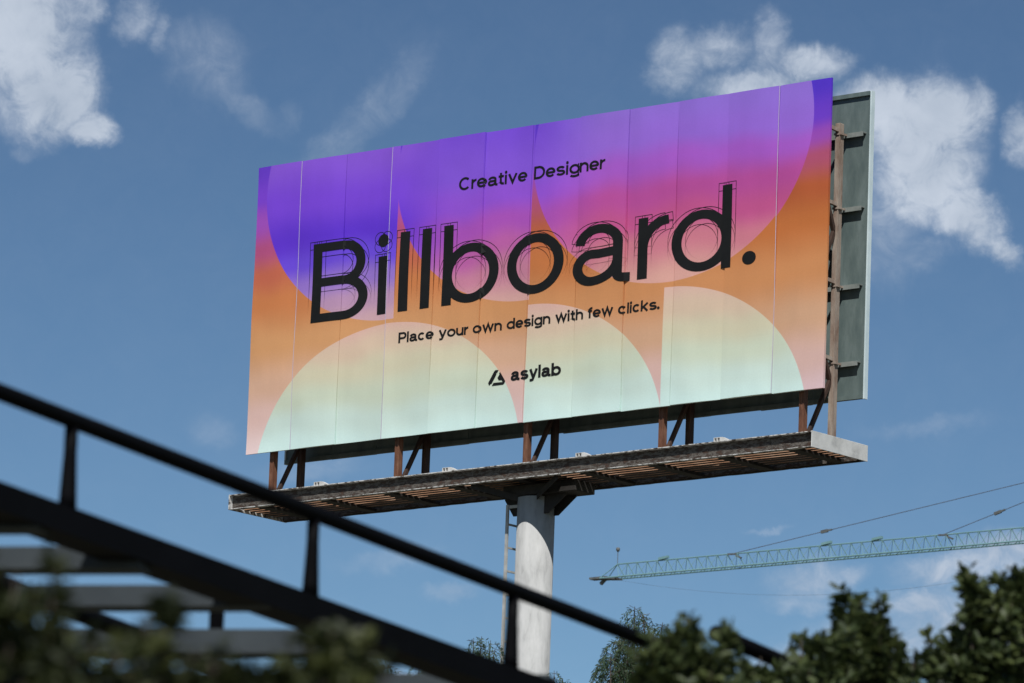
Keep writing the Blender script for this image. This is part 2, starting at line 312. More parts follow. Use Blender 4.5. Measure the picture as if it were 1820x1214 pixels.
# front board: backing frame as the part, panels and lettering as its pieces
b = bmesh.new()
for z in (.10, .68, 2.15, 3.64, 5.07, 5.76):
    box(b, .3, W - .35, .052, .13, Z0 + z - .05, Z0 + z + .05)
front = obj('front_board', b, M['sheet'], bb)
front['label'] = 'printed front face with Billboard headline'
TH = .045
for i in range(NP):
    nx, nz = 12, 30; u0, u1 = i * PW + .0075, (i + 1) * PW - .0075
    bm_ = bmesh.new(); uvl = bm_.loops.layers.uv.new('board')
    du = prng.uniform(-.006, .006); dl = prng.uniform(-.008, .008)
    grid = []
    for a in range(nx + 1):
        col_ = []
        for c in range(nz + 1):
            u = u0 + (u1 - u0) * a / nx; v = (c / nz) * H + (du if c == nz else 0) + (dl if c == 0 else 0)
            uu = min(max(u, i * PW + 1e-4), (i + 1) * PW - 1e-4)
            edge = .0
            col_.append(bm_.verts.new((u, -hgt(uu, v) + edge, Z0 + v)))
        grid.append(col_)
    for a in range(nx):
        for c in range(nz):
            f = bm_.faces.new((grid[a][c], grid[a + 1][c], grid[a + 1][c + 1], grid[a][c + 1])); f.smooth = True
    rim = [grid[a][0] for a in range(nx + 1)] + [grid[nx][c] for c in range(1, nz + 1)] + [grid[a][nz] for a in range(nx - 1, -1, -1)] + [grid[0][c] for c in range(nz - 1, 0, -1)]
    rim = [bm_.verts.new(v.co + Vector((0, .0006, 0))) for v in rim]
    back = [bm_.verts.new((v.co.x, TH, v.co.z)) for v in rim]
    for k in range(len(rim)):
        q = (k + 1) % len(rim); f = bm_.faces.new((rim[q], rim[k], back[k], back[q])); f.material_index = 1
    f = bm_.faces.new(back[::-1]); f.material_index = 1
    for f in bm_.faces:
        for lp in f.loops: lp[uvl].uv = (lp.vert.co.x, lp.vert.co.z - Z0)
    me = bpy.data.meshes.new('panel'); bm_.to_mesh(me); bm_.free(); me.materials.append(M['print']); me.materials.append(M['print'])
    obj('panel', me, None, front)

for k in (1, 3, 11):                                # pale strips added for the light that some seam edges catch
    b = bmesh.new(); n_ = 30; vv = []
    for c in range(n_ + 1):
        v = H * c / n_; y = -max(hgt(k * PW - .009, v), hgt(k * PW + .009, v)) - .001
        vv.append([b.verts.new((k * PW + dx, yy, Z0 + v)) for dx, yy in ((-.0045, y + .006), (-.0045, y), (.0045, y), (.0045, y + .006))])
    for c in range(n_):
        for q in range(3): b.faces.new((vv[c][q], vv[c][q + 1], vv[c + 1][q + 1], vv[c + 1][q]))
    obj('seam_glint', b, M['joint'], front)
# ---- lettering: stroke letters, laid on the skin
def arc(cx, cy, rx, ry, a0, a1, n=None):
    n = n or max(6, int(abs(a1 - a0) / 9))
    return [(cx + rx * math.cos(R(a0 + (a1 - a0) * k / n)), cy + ry * math.sin(R(a0 + (a1 - a0) * k / n))) for k in range(n + 1)]
XH = .74
WID = dict(a=.86, b=.885, c=.80, d=.885, e=.86, f=.47, g=.885, h=.80, i=.0, k=.80, l=.0, n=.80, o=.9, r=.47, s=.78, t=.5, u=.80, v=.84, w=1.22, y=.84, C=1.08, D=1.0, P=.86, B=.905)
def glyph(ch, w, sx, sy):
    """centre lines (points, closed) and dots (cx, cy, rx, ry); height of an ascender = 1"""
    hx, hy = sx / 2, sy / 2; X = XH; A = 1.0; st = []; dots = []
    ell_ = lambda: (arc(w / 2, X / 2, w / 2 - hx, X / 2 - hy, 0, 360, 44)[:-1], True)
    ln = lambda *p: st.append((list(p), False))
    if ch == 'o': st.append(ell_())
    elif ch == 'b': st.append(ell_()); ln((hx, 0), (hx, A))
    elif ch == 'd': st.append(ell_()); ln((w - hx, 0), (w - hx, A))
    elif ch == 'g':
        st.append(ell_()); ln(*([(w - hx, X), (w - hx, -.05)] + arc(w / 2, -.05, w / 2 - hx, .20 - hy + .02, 0, -155)[1:]))
    elif ch == 'a':
        f = w / 1.405 * 1.0; q = lambda x, y: ((x - 8.321) * f, (y - 2.513) / 1.604)
        hxr = hx; xs = (9.556 - 8.321) * f - hx
        t0 = (8.369 - 8.321) * f + hx
        cxa = (t0 + xs) / 2; yb = .50
        ln(*(arc(cxa, yb, (xs - t0) / 2, X - hy - yb, 178, 0) + [(xs, .2)] + arc(xs + (w - xs) * .55, hy + .055, (w - xs) * .55, .055, 180, 270) + [(w, hy)]))
        bt = .385; lc = .34 * w
        ln(*([(xs, bt + .01), (lc + .12 * w, bt - .005)] + arc(lc, (bt + hy) / 2, lc - hx, (bt - hy) / 2, 82, 270, 18) + arc(lc, .30, xs - lc, .30 - hy, 275, 352, 9)))
    elif ch == 'r': ln((hx, 0), (hx, X)); ln(*(arc(w, .36, w - hx, X - hy - .36, 180, 90)))
    elif ch == 'n': ln((hx, 0), (hx, X)); ln(*([(hx, .36)] + arc(w / 2, .40, w / 2 - hx, X - hy - .40, 170, 0) + [(w - hx, 0)]))
    elif ch == 'h': ln((hx, 0), (hx, A)); ln(*([(hx, .36)] + arc(w / 2, .40, w / 2 - hx, X - hy - .40, 170, 0) + [(w - hx, 0)]))
    elif ch == 'u': ln((w - hx, 0), (w - hx, X)); ln(*([(hx, X)] + arc(w / 2, .34, w / 2 - hx, .34 - hy, 180, 350) + [(w - hx, .38)]))
    elif ch in 'il.':
        if ch == 'l': ln((hx, 0), (hx, A))
        if ch == 'i': ln((hx, 0), (hx, .73)); dots.append((hx, .927, hx * 1.2, hy * 1.5))
        if ch == '.': dots.append((hx, hy * 1.5, hx * 1.35, hy * 1.5))
    elif ch == 'c': ln(*arc(w / 2, X / 2, w / 2 - hx, X / 2 - hy, 42, 318, 30))
    elif ch == 'e': ln(*arc(w / 2, X / 2, w / 2 - hx, X / 2 - hy, -4, 318, 34)); ln((hx, X / 2 - .01), (w - hx * .6, X / 2 - .01))
    elif ch == 'f': ln(*([(w * .42, 0), (w * .42, A - .2)] + arc(w, A - .2, w * .58, .2 - hy, 180, 90))); ln((0, X - hy), (w * .95, X - hy))
    elif ch == 't': ln(*([(w * .42, .93), (w * .42, .2)] + arc(w, .2, w * .58, .2 - hy, 180, 270))); ln((0, X - hy), (w * .95, X - hy))
    elif ch == 'k': ln((hx, 0), (hx, A)); ln((hx, .26), (w - hx, X)); ln((w * .36, .40), (w - hx, 0))
    elif ch == 's':
        ry = (X - 2 * hy) / 4; rx = w / 2 - hx
        ln(*(arc(w / 2, X - hy - ry, rx * .94, ry, 22, 262, 20) + arc(w / 2, hy + ry, rx, ry, 82, -160, 20)))
    elif ch == 'v': ln((hx, X), (w / 2, hy * .9), (w - hx, X))
    elif ch == 'w': ln((hx, X), (w * .29, hy * .9), (w / 2, X), (w * .71, hy * .9), (w - hx, X))
    elif ch == 'y': ln((hx, X), (w * .5, .04)); ln((w - hx, X), (w * .43, -.10), (w * .33, -.22 + hy), (w * .1, -.22 + hy))
    elif ch == 'C': ln(*arc(w / 2, .5, w / 2 - hx, .5 - hy, 44, 316, 34))
    elif ch == 'D': xs = w * .42; ln((hx, 0), (hx, A)); ln(*([(hx, A - hy)] + arc(xs, .5, w - hx - xs, .5 - hy, 90, -90, 24) + [(hx, hy)]))
    elif ch == 'P': xs = w * .58; md = .44; ln((hx, 0), (hx, A)); ln(*([(hx, A - hy)] + arc(xs, (A - hy + md) / 2, w - hx - xs, (A - hy - md) / 2, 90, -90, 20) + [(hx, md)]))
    elif ch == 'B':
        xs = w * .57; md = .505; ln((hx, 0), (hx, A))
        ln(*([(hx, A - hy)] + arc(xs, (A - hy + md) / 2, w * .938 - hx - xs, (A - hy - md) / 2, 90, -90, 22) + [(hx, md)]))
        ln(*([(hx, md)] + arc(xs, (md + hy) / 2, w - hx - xs, (md - hy) / 2, 90, -90, 22) + [(hx, hy)]))
    return st, dots
def ribbon(pts, closed, sx, sy):
    """left and right edges of a stroke drawn with an elliptic nib"""
    P = [np.array((x / sx, y / sy)) for x, y in pts]; n = len(P); Lf, Rt = [], []
    for i in range(n):
        a = P[i - 1] if (i > 0 or closed) else None; c = P[(i + 1) % n] if (i < n - 1 or closed) else None
        d1 = (P[i] - a) / max(1e-9, np.linalg.norm(P[i] - a)) if a is not None else None
        d2 = (c - P[i]) / max(1e-9, np.linalg.norm(c - P[i])) if c is not None else None
        if d1 is None: d1 = d2
        if d2 is None: d2 = d1
        n1 = np.array((-d1[1], d1[0])); n2 = np.array((-d2[1], d2[0])); mm = n1 + n2
        l = np.linalg.norm(mm); mm = n1 if l < 1e-6 else mm / l
        k = .5 / max(.35, float(mm @ n1))
        Lf.append((P[i] + mm * k) * (sx, sy)); Rt.append((P[i] - mm * k) * (sx, sy))
    return Lf, Rt
def lay(b, lift):                                      # bend a flat (u, v) sheet onto the skin
    us = [v.co.x for v in b.verts]; vs = [v.co.z for v in b.verts]
    cuts = [i * PW + .003 + (PW - .006) * k / 12 for i in range(NP) for k in range(13)] + [i * PW for i in range(NP)]
    for u in cuts:
        if min(us) < u < max(us):
            bmesh.ops.bisect_plane(b, geom=list(b.verts) + list(b.edges) + list(b.faces), dist=1e-5, plane_co=(u, 0, 0), plane_no=(1, 0, 0))
    v = math.floor(min(vs) / .196) * .19613
    while v < max(vs):
        if v > min(vs):
            bmesh.ops.bisect_plane(b, geom=list(b.verts) + list(b.edges) + list(b.faces), dist=1e-5, plane_co=(0, 0, v), plane_no=(0, 0, 1))
        v += .19613
    uvl = b.loops.layers.uv.new('board')
    for f in b.faces:
        for lp in f.loops: lp[uvl].uv = (lp.vert.co.x, lp.vert.co.z)
    def skin(u, v):
        i = round(u / PW)
        if abs(u - i * PW) < .0032 and 0 < i < NP: return max(hgt(i * PW - .0031, v), hgt(i * PW + .0031, v))
        return hgt(u, v)
    for q in b.verts: q.co = Vector((q.co.x, -(skin(q.co.x, q.co.z) + lift + q.co.y), q.co.z + Z0))
    bmesh.ops.recalc_face_normals(b, faces=b.faces)
def add_glyph(b, ch, w, sx, sy, X0, Y0, fx, fy):
    st, dots = glyph(ch, w, sx, sy); outl = []
    for si, (pts, closed) in enumerate(st):
        Lf, Rt = ribbon(pts, closed, sx, sy); n = len(pts); y = si * .0004
        tl = [(X0 + p[0] * fx, Y0 + p[1] * fy) for p in Lf]; tr = [(X0 + p[0] * fx, Y0 + p[1] * fy) for p in Rt]
        va = [b.verts.new((p[0], y, p[1])) for p in tl]; vb = [b.verts.new((p[0], y, p[1])) for p in tr]
        for i in range(n if closed else n - 1):
            j = (i + 1) % n
            try: b.faces.new((va[i], va[j], vb[j], vb[i]))
            except ValueError: pass
        if closed: outl += [(tl, True), (tr, True)]
        else: outl.append((tl + tr[::-1], True))
    for (cx, cy, rx, ry) in dots:
        pp = [(X0 + x * fx, Y0 + y_ * fy) for x, y_ in arc(cx, cy, rx, ry, 0, 360, 28)[:-1]]
        b.faces.new([b.verts.new((p[0], .0, p[1])) for p in pp]); outl.append((pp, True))
    return outl
ASC, BASE = 1.604, 2.513
SXN, SYN = .243 / ASC, .172 / ASC
HEAD = [('B', 1.623, 1.451), ('i', 3.339, .243), ('l', 3.902, .243), ('l', 4.464, .243), ('b', 5.017, 1.422), ('o', 6.655, 1.441), ('a', 8.321, 1.405), ('r', 9.903, .744), ('d', 10.713, 1.432), ('.', 12.469, .243)]
def line_part(paths, wid, name):
    b = bmesh.new()
    for pts, closed in paths:
        n = len(pts)
        for i in range(n if closed else n - 1):
            p = np.array(pts[i]); q = np.array(pts[(i + 1) % n]); d = q - p; l = np.linalg.norm(d)
            if l < 1e-6: continue
            d /= l; nn = np.array((-d[1], d[0])) * wid / 2; p = p - d * wid * .3; q = q + d * wid * .3
            b.faces.new([b.verts.new((x[0], 0, x[1])) for x in (p + nn, q + nn, q - nn, p - nn)])
    return b
outlines = []
for ch, x0, w in HEAD:
    b = bmesh.new(); o_ = add_glyph(b, ch, w / ASC, SXN, SYN, x0, BASE, ASC, ASC)
    if ch != '.': outlines += o_
    lay(b, .006); obj('letter', b, M['ink'], front)
def ink_fade():
    mt, t, bs = mat_base('fading_ink_line', .6, 0, .2); bs.inputs['Base Color'].default_value = (.01, .01, .012, 1)
    uv = N(t, 'ShaderNodeUVMap', uv_map='board'); sp = N(t, 'ShaderNodeSeparateXYZ'); t.links.new(uv.outputs[0], sp.inputs[0])
    mr = N(t, 'ShaderNodeMapRange', interpolation_type='SMOOTHSTEP'); t.links.new(sp.outputs[1], mr.inputs[0]); mr.inputs[1].default_value = 2.62; mr.inputs[2].default_value = 3.75
    mr.inputs[4].default_value = .92
    t.links.new(mr.outputs[0], bs.inputs['Alpha']); return mt
M['fade'] = ink_fade()
paths = []
for dx, dy in ((-.09, .045), (.09, .045), (-.09, -.105), (.09, -.105)):
    for pts, cl in outlines: paths.append(([(p[0] + dx, p[1] + dy) for p in pts], cl))
b = line_part(paths, .0135, 'x'); lay(b, .002)
o = obj('construction_lines', b, M['fade'], front); o['label'] = 'thin drawn outlines round the headline letters'
def text_line(txt, u0, u1, base, asc, sxm, sym, track=.105, space=.36):
    sx, sy = sxm / asc, sym / asc; pen = 0; items = []
    for ch in txt:
        if ch == ' ': pen += space; continue
        w = WID.get(ch, 0) or sx
        items.append((ch, pen, w)); pen += w + track * (1.25 if ch in 'il' else (.75 if ch in 'rvwyf' else 1))
    last = items[-1]; total = last[1] + last[2]
    fx = (u1 - u0) / total
    for ch, p, w in items:
        b = bmesh.new(); add_glyph(b, ch, w, sx * asc / fx, sy, u0 + p * fx, base, fx, asc)
        lay(b, .006); obj('small_letter', b, M['ink'], front)
text_line('Creative Designer', 5.361, 9.055, 4.783, .256, .053, .041, .06, .53)
text_line('Place your own design with few clicks.', 3.95, 10.49, 1.880, .212, .048, .037, .05, .45)
text_line('asylab', 6.859, 8.111, .842, .253, .062, .050, .045)
b = bmesh.new()
for poly in ([(6.289, .856), (6.323, .802), (6.345, .832), (6.378, .838), (6.489, 1.012), (6.478, 1.037), (6.502, 1.037), (6.537, 1.097), (6.458, 1.100), (6.425, 1.075)],
             [(6.384, .793), (6.672, .793), (6.700, .815), (6.722, .859), (6.65, .846), (6.426, .851)],
             [(6.722, .859), (6.578, 1.054), (6.555, 1.025), (6.566, 1.005), (6.519, .941), (6.555, .889), (6.624, .887), (6.655, .848)]):
    b.faces.new([b.verts.new((x, 0, z)) for x, z in poly])
lay(b, .006); o = obj('logo_mark', b, M['ink'], front); o['label'] = 'triangular logo mark beside the asylab lettering'

# rear board: sheets and ribs seen from behind, right edge trim
b = bmesh.new()
for z in (.04, H - .04): box(b, 0, W - .012, GAP - .055, GAP - .003, Z0 + z - .04, Z0 + z + .04)
rear = obj('rear_board', b, M['sheet'], bb); rear['label'] = 'back of the rear board in green-grey sheet metal'
for i in range(NP):
    j = prng.uniform(-.012, .012) if i < NP - 1 else 0
    obj('sheet', bxm(i * PW + .003, (i + 1) * PW - .003, GAP + j * .3, GAP + .03 + j * .3, Z0 + j, Z0 + H), M['sheet'], rear)
obj('edge_trim', bxm(W + .001, W + .035, GAP - .03, GAP + .07, Z0 - .004, Z0 + H + .006), M['trim'], rear)
obj('edge_trim', bxm(-.035, -.001, GAP - .03, GAP + .07, Z0 - .004, Z0 + H + .006), M['trim'], rear)
RIBZ = (.70, 2.17, 3.66, 5.09)
for z in RIBZ:
    b = bmesh.new(); box(b, .02, W - .09, GAP - .10, GAP - .001, Z0 + z - .012, Z0 + z + .012); box(b, .02, W - .09, GAP - .115, GAP - .1005, Z0 + z - .075, Z0 + z + .012)
    obj('rib', b, M['rib'], rear)

# posts, struts and braces between the two boards
ZD = Z0 - 1.03                                     # deck
POSTX = (.62, 3.92, 7.19, 10.5, 13.80)
for i, x in enumerate(POSTX):
    last = i == 4
    def angle(x, y0, y1, z1, mt, name):
        b = bmesh.new(); w_ = .085
        box(b, x - w_ / 2, x + w_ / 2, y0, y1, ZD, z1); bevel(b, .012)
        # lips of the channel
        box(b, x - w_ / 2 - .012, x - w_ / 2 + .012, y0 - .01, y0 + .03, ZD, z1 - .002); box(b, x + w_ / 2 - .012, x + w_ / 2 + .010, y0 - .01, y0 + .02, ZD, z1 - .003)
        return obj(name, b, mt, bb)
    angle(x, .135, .275, Z0 + 5.72, M['rust'], 'front_post')
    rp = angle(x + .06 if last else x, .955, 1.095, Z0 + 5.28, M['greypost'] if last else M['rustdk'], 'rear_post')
    xr = x + .06 if last else x
    for z in RIBZ:
        b = beam(bmesh.new(), (x, .276, Z0 + z + .12), (xr, .954, Z0 + z + .05), .06, .07); obj('strut', b, M['greypost'] if last else M['rustdk'], bb)
        # clamp that holds the rib to the post
        b = bmesh.new(); box(b, xr - .075, xr + .085, .935, .952, Z0 + z - .045, Z0 + z - .005); box(b, xr + .056, xr + .085, .9525, 1.16, Z0 + z - .044, Z0 + z - .006)
        obj('clamp', b, M['greypost'] if last else M['rustdk'], rp)
    zz = [-.86, .35, 1.75, 3.2, 4.7]
    for k in range(4):
        a = (x + .02, .276, Z0 + zz[k]) if k % 2 == 0 else (x + .02, .954, Z0 + zz[k]); c = (x + .02, .954, Z0 + zz[k + 1]) if k % 2 == 0 else (x + .02, .276, Z0 + zz[k + 1])
        obj('brace', beam(bmesh.new(), a, c, .07, .075, (1, 0, 0)), M['rustdk'], bb)

# catwalk
X0c, X1c, Y0c, Y1c, ZT, ZB = -.15, 14.35, -.25, 1.48, Z0 - .845, Z0 - 1.145
b = bxm((X0c + .02, X1c - .02, Y0c + .10, Y0c + .125, ZB + .018, ZT - .022), (X0c + .02, X1c - .02, Y1c - .125, Y1c - .10, ZB + .018, ZT - .022))
cw = obj('catwalk', b, M['web'], bb)
def flange(y0, y1, z0, z1):
    n = 90; b = bmesh.new(); rs = []
    for k in range(n + 1):
        x = X0c + .02 + (X1c - X0c - .04) * k / n; j = prng.uniform(-.007, .006)
        rs.append([b.verts.new(p) for p in ((x, y0 + j, z0 + abs(j)), (x, y1, z0), (x, y1, z1), (x, y0 + j, z1 - abs(j) * .4))])
    for k in range(n):
        for q in range(4): b.faces.new((rs[k][q], rs[k][(q + 1) % 4], rs[k + 1][(q + 1) % 4], rs[k + 1][q]))
    b.faces.new(rs[0]); b.faces.new(rs[-1][::-1]); bmesh.ops.recalc_face_normals(b, faces=b.faces); return b
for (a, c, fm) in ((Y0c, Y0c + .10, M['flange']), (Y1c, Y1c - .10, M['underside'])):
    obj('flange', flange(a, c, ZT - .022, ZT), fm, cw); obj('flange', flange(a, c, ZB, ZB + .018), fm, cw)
obj('end_plate', bevel(bxm(X1c - .02, X1c, Y0c - .004, Y1c + .004, ZB - .003, ZT + .003), .004), M['endplate'], cw)
obj('end_plate', bevel(bxm(X0c, X0c + .02, Y0c - .004, Y1c + .004, ZB - .003, ZT + .003), .004), M['flange'], cw)
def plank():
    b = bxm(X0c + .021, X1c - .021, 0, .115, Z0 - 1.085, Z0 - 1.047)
    for f in b.faces: f.material_index = 1 if f.normal.z < -.5 or f.calc_center_median().z < Z0 - 1.08 else 0  # rusty planks: shade is put into the colour of the lower faces
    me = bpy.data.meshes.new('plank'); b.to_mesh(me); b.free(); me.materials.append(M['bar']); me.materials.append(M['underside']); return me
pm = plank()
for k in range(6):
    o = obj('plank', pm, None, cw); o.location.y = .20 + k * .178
obj('blanking_plate', bxm(X0c + .03, X1c - .03, Y0c + .126, .135, Z0 - 1.085, Z0 - 1.075), M['underside'], cw)
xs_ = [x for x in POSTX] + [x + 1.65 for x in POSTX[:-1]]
obj('blanking_plate', bxm(PX - 1.25, PX + .95, Y0c + .14, Y1c - .14, Z0 - 1.046, Z0 - 1.04), M['underside'], cw)  # added plate, keeps sun through the planks off the pole head
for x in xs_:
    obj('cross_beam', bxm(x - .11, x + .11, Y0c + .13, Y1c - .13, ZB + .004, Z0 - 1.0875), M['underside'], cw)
# long floor plates under the rear half
for x in (2.10, 5.42, 8.74, 12.05):
    b = bmesh.new(); zt = ZT + .001; y0 = Y0c + .015
    box(b, x, x + .16, y0, y0 + .10, zt + .062, zt + .07); box(b, x, x + .16, y0 + .05, y0 + .10, zt + .0, zt + .0615)
    for q in (0, .072, .144): box(b, x + q, x + q + .016, y0, y0 + .0495, zt, zt + .0615)
    v = [b.verts.new(p) for p in ((x + .162, y0, zt), (x + .36, y0, zt), (x + .20, y0, zt + .07), (x + .162, y0, zt + .07), (x + .162, y0 + .1, zt), (x + .36, y0 + .1, zt), (x + .20, y0 + .1, zt + .07), (x + .162, y0 + .1, zt + .07))]
    for f in ((0, 1, 2, 3), (7, 6, 5, 4), (0, 4, 5, 1), (1, 5, 6, 2), (2, 6, 7, 3), (3, 7, 4, 0)): b.faces.new([v[i] for i in f])
    o = obj('bracket', b, M['bracket'], cw)

# pole, head and ladder
b = bmesh.new(); n = 48; rs = []
for z, r_ in ((0, PR + .03), (.02, PR + .012), (8, PR + .008), (ZB - Z0 + Z0 - .24, PR)):
    rs.append([b.verts.new((PX + r_ * math.cos(2 * math.pi * k / n), PY + r_ * math.sin(2 * math.pi * k / n), z)) for k in range(n)])
for i in range(3):
    for k in range(n): f = b.faces.new((rs[i][k], rs[i][(k + 1) % n], rs[i + 1][(k + 1) % n], rs[i + 1][k])); f.smooth = True
b.faces.new(rs[-1]); pole = obj('pole', b, M['pole'], bb)
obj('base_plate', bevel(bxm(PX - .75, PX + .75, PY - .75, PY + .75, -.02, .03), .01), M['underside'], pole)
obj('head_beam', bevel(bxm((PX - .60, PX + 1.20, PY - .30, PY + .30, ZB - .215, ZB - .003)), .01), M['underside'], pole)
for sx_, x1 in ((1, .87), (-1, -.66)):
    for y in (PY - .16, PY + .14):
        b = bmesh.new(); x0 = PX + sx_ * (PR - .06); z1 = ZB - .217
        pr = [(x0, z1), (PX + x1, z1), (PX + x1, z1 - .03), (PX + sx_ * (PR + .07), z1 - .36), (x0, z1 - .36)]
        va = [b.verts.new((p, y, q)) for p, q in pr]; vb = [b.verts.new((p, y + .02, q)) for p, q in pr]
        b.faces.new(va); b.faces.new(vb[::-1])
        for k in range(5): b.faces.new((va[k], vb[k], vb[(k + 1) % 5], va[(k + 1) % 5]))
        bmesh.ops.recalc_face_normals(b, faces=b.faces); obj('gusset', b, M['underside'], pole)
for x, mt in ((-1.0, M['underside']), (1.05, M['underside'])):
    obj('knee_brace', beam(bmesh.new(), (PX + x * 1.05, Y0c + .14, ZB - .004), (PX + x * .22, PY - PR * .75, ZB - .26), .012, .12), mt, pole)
lx = PX - .52
b = bmesh.new(); box(b, lx - .03, lx + .03, PY - .25, PY - .215, .0, Z0 - 1.50); box(b, lx - .03, lx + .03, PY + .215, PY + .25, .0, Z0 - 1.50)
lad = obj('ladder', b, M['ladder'], bb)
z = Z0 - 1.545
k = 0
while z > .3:
    obj('rung', bxm(lx - .018, lx + .018, PY - .214, PY + .214, z - .018, z + .018), M['ladder'], lad)
    if k % 4 == 0:
        for yy in (-.235, .225): obj('standoff', bxm(lx + .031, PX - PR + .10, PY + yy, PY + yy + .01, z - .03, z + .03), M['ladder'], lad)
    z -= .33 if k == 0 else .455; k += 1

# ------------------------------------------------------------------ footbridge in front (railing, edge beam, joists)
def on_line(p, q, s): return p + (q - p) * s
RA, RB = at(0, 697, 20.0), at(1145, 1138, 24.2)
def beam_pt(P, drop): return P - Vector((0, 0, drop))
fdir = (RB - RA); fl_ = fdir.length; fdir = fdir / fl_
def rail_at(px):                                   # point of the rail seen at that column
    lo, hi = -1.5, 2.5
    for _ in range(50):
        s = (lo + hi) / 2; d = RA + fdir * (fl_ * s) - CAM
        x = 910 + FPX * d.dot(RGT) / d.dot(FWD)
        if x < px: lo = s
        else: hi = s
    return RA + fdir * (fl_ * s)
fb = thing('footbridge', 'black pipe railing and edge beam of a raised footbridge, out of focus in front', 'footbridge', (RA.x, RA.y, 0))
Pm, Pn = RA - fdir * 2.6, rail_at(1200)
obj('handrail', tube(bmesh.new(), [Pm, RA, RB, Pn], .031, 16), M['black'], fb)
hor = Vector((fdir.x, fdir.y, 0)).normalized(); back = Vector((-hor.y, hor.x, 0))
if back.dot(FWD) < 0: back = -back
DROP = .325
b = bmesh.new(); P0, P1 = Pm - Vector((0, 0, DROP)), Pn + fdir * 1.0 - Vector((0, 0, DROP))
beam(b, P0 + back * .05 - Vector((0, 0, .045)), P1 + back * .05 - Vector((0, 0, .045)), .16, .10)
ebeam = obj('edge_beam', b, M['black'], fb)
for px in (-330, 128, 558, 912, 1250):
    P = rail_at(px) if px < 1200 else rail_at(1215)
    if px > 1200: continue
    q = P - Vector((0, 0, DROP - .002))
    obj('baluster', tube(bmesh.new(), [P - Vector((0, 0, .02)), P - Vector((0, 0, .12)), q + Vector((0, 0, .05)), q], [.024, .024, .031, .034], 12), M['black'], fb)
hw = Vector((FWD.x, FWD.y, 0)).normalized(); hr = Vector((RGT.x, RGT.y, 0)).normalized()
jd = (-hr * math.cos(R(13)) + hw * math.sin(R(13))).normalized()
for px, ytop, yb in ((15, 912, 938), (200, 970, 1010), (430, 1039, 1077), (680, 1118, 1161), (930, 1198, 1240)):
    P = rail_at(px); t = (P - CAM).dot(FWD) + .1
    a = at(px, (ytop + yb) / 2, t); h_ = (yb - ytop) / FPX * t
    a1 = a - jd * .12
    b = beam(bmesh.new(), a1 + hw * .08, a1 + jd * 3.4 + hw * .08, .15, h_)
    obj('joist', b, M['joist'], fb)
a = at(372, 1100, 23.2)
obj('hanger', beam(bmesh.new(), at(386, 1078, 23.3), at(384, 1128, 23.3), .06, .06), M['black'], fb)
obj('far_beam', tube(bmesh.new(), [at(-40, 1020, 21.5), at(85, 1070, 22), at(240, 1128, 22.6), at(420, 1200, 23.4)], .035, 12), M['black'], fb)
for px, dz in ((-250, 0), (1190, 0)):
    P = rail_at(px) + back * .05
    obj('column', tube(bmesh.new(), [(P.x, P.y, 0), (P.x, P.y, P.z - DROP - .10)], .09, 14), M['black'], fb)
# second, lower railing behind the shrubs
hb = thing('stair_railing', 'short end of a black pipe railing sticking out among the right-hand shrubs', 'railing', (at(1275, 1128, 25).x, at(1275, 1128, 25).y, 0))
q0, q1 = at(1272, 1126, 25), at(1520, 1232, 26.5)
obj('handrail', tube(bmesh.new(), [q0, q1], .036, 14), M['black'], hb)
for s in (.45, .95):
    q = on_line(q0, q1, s); obj('baluster', tube(bmesh.new(), [(q.x, q.y, 0), (q.x, q.y, q.z - .02)], .03, 10), M['black'], hb)

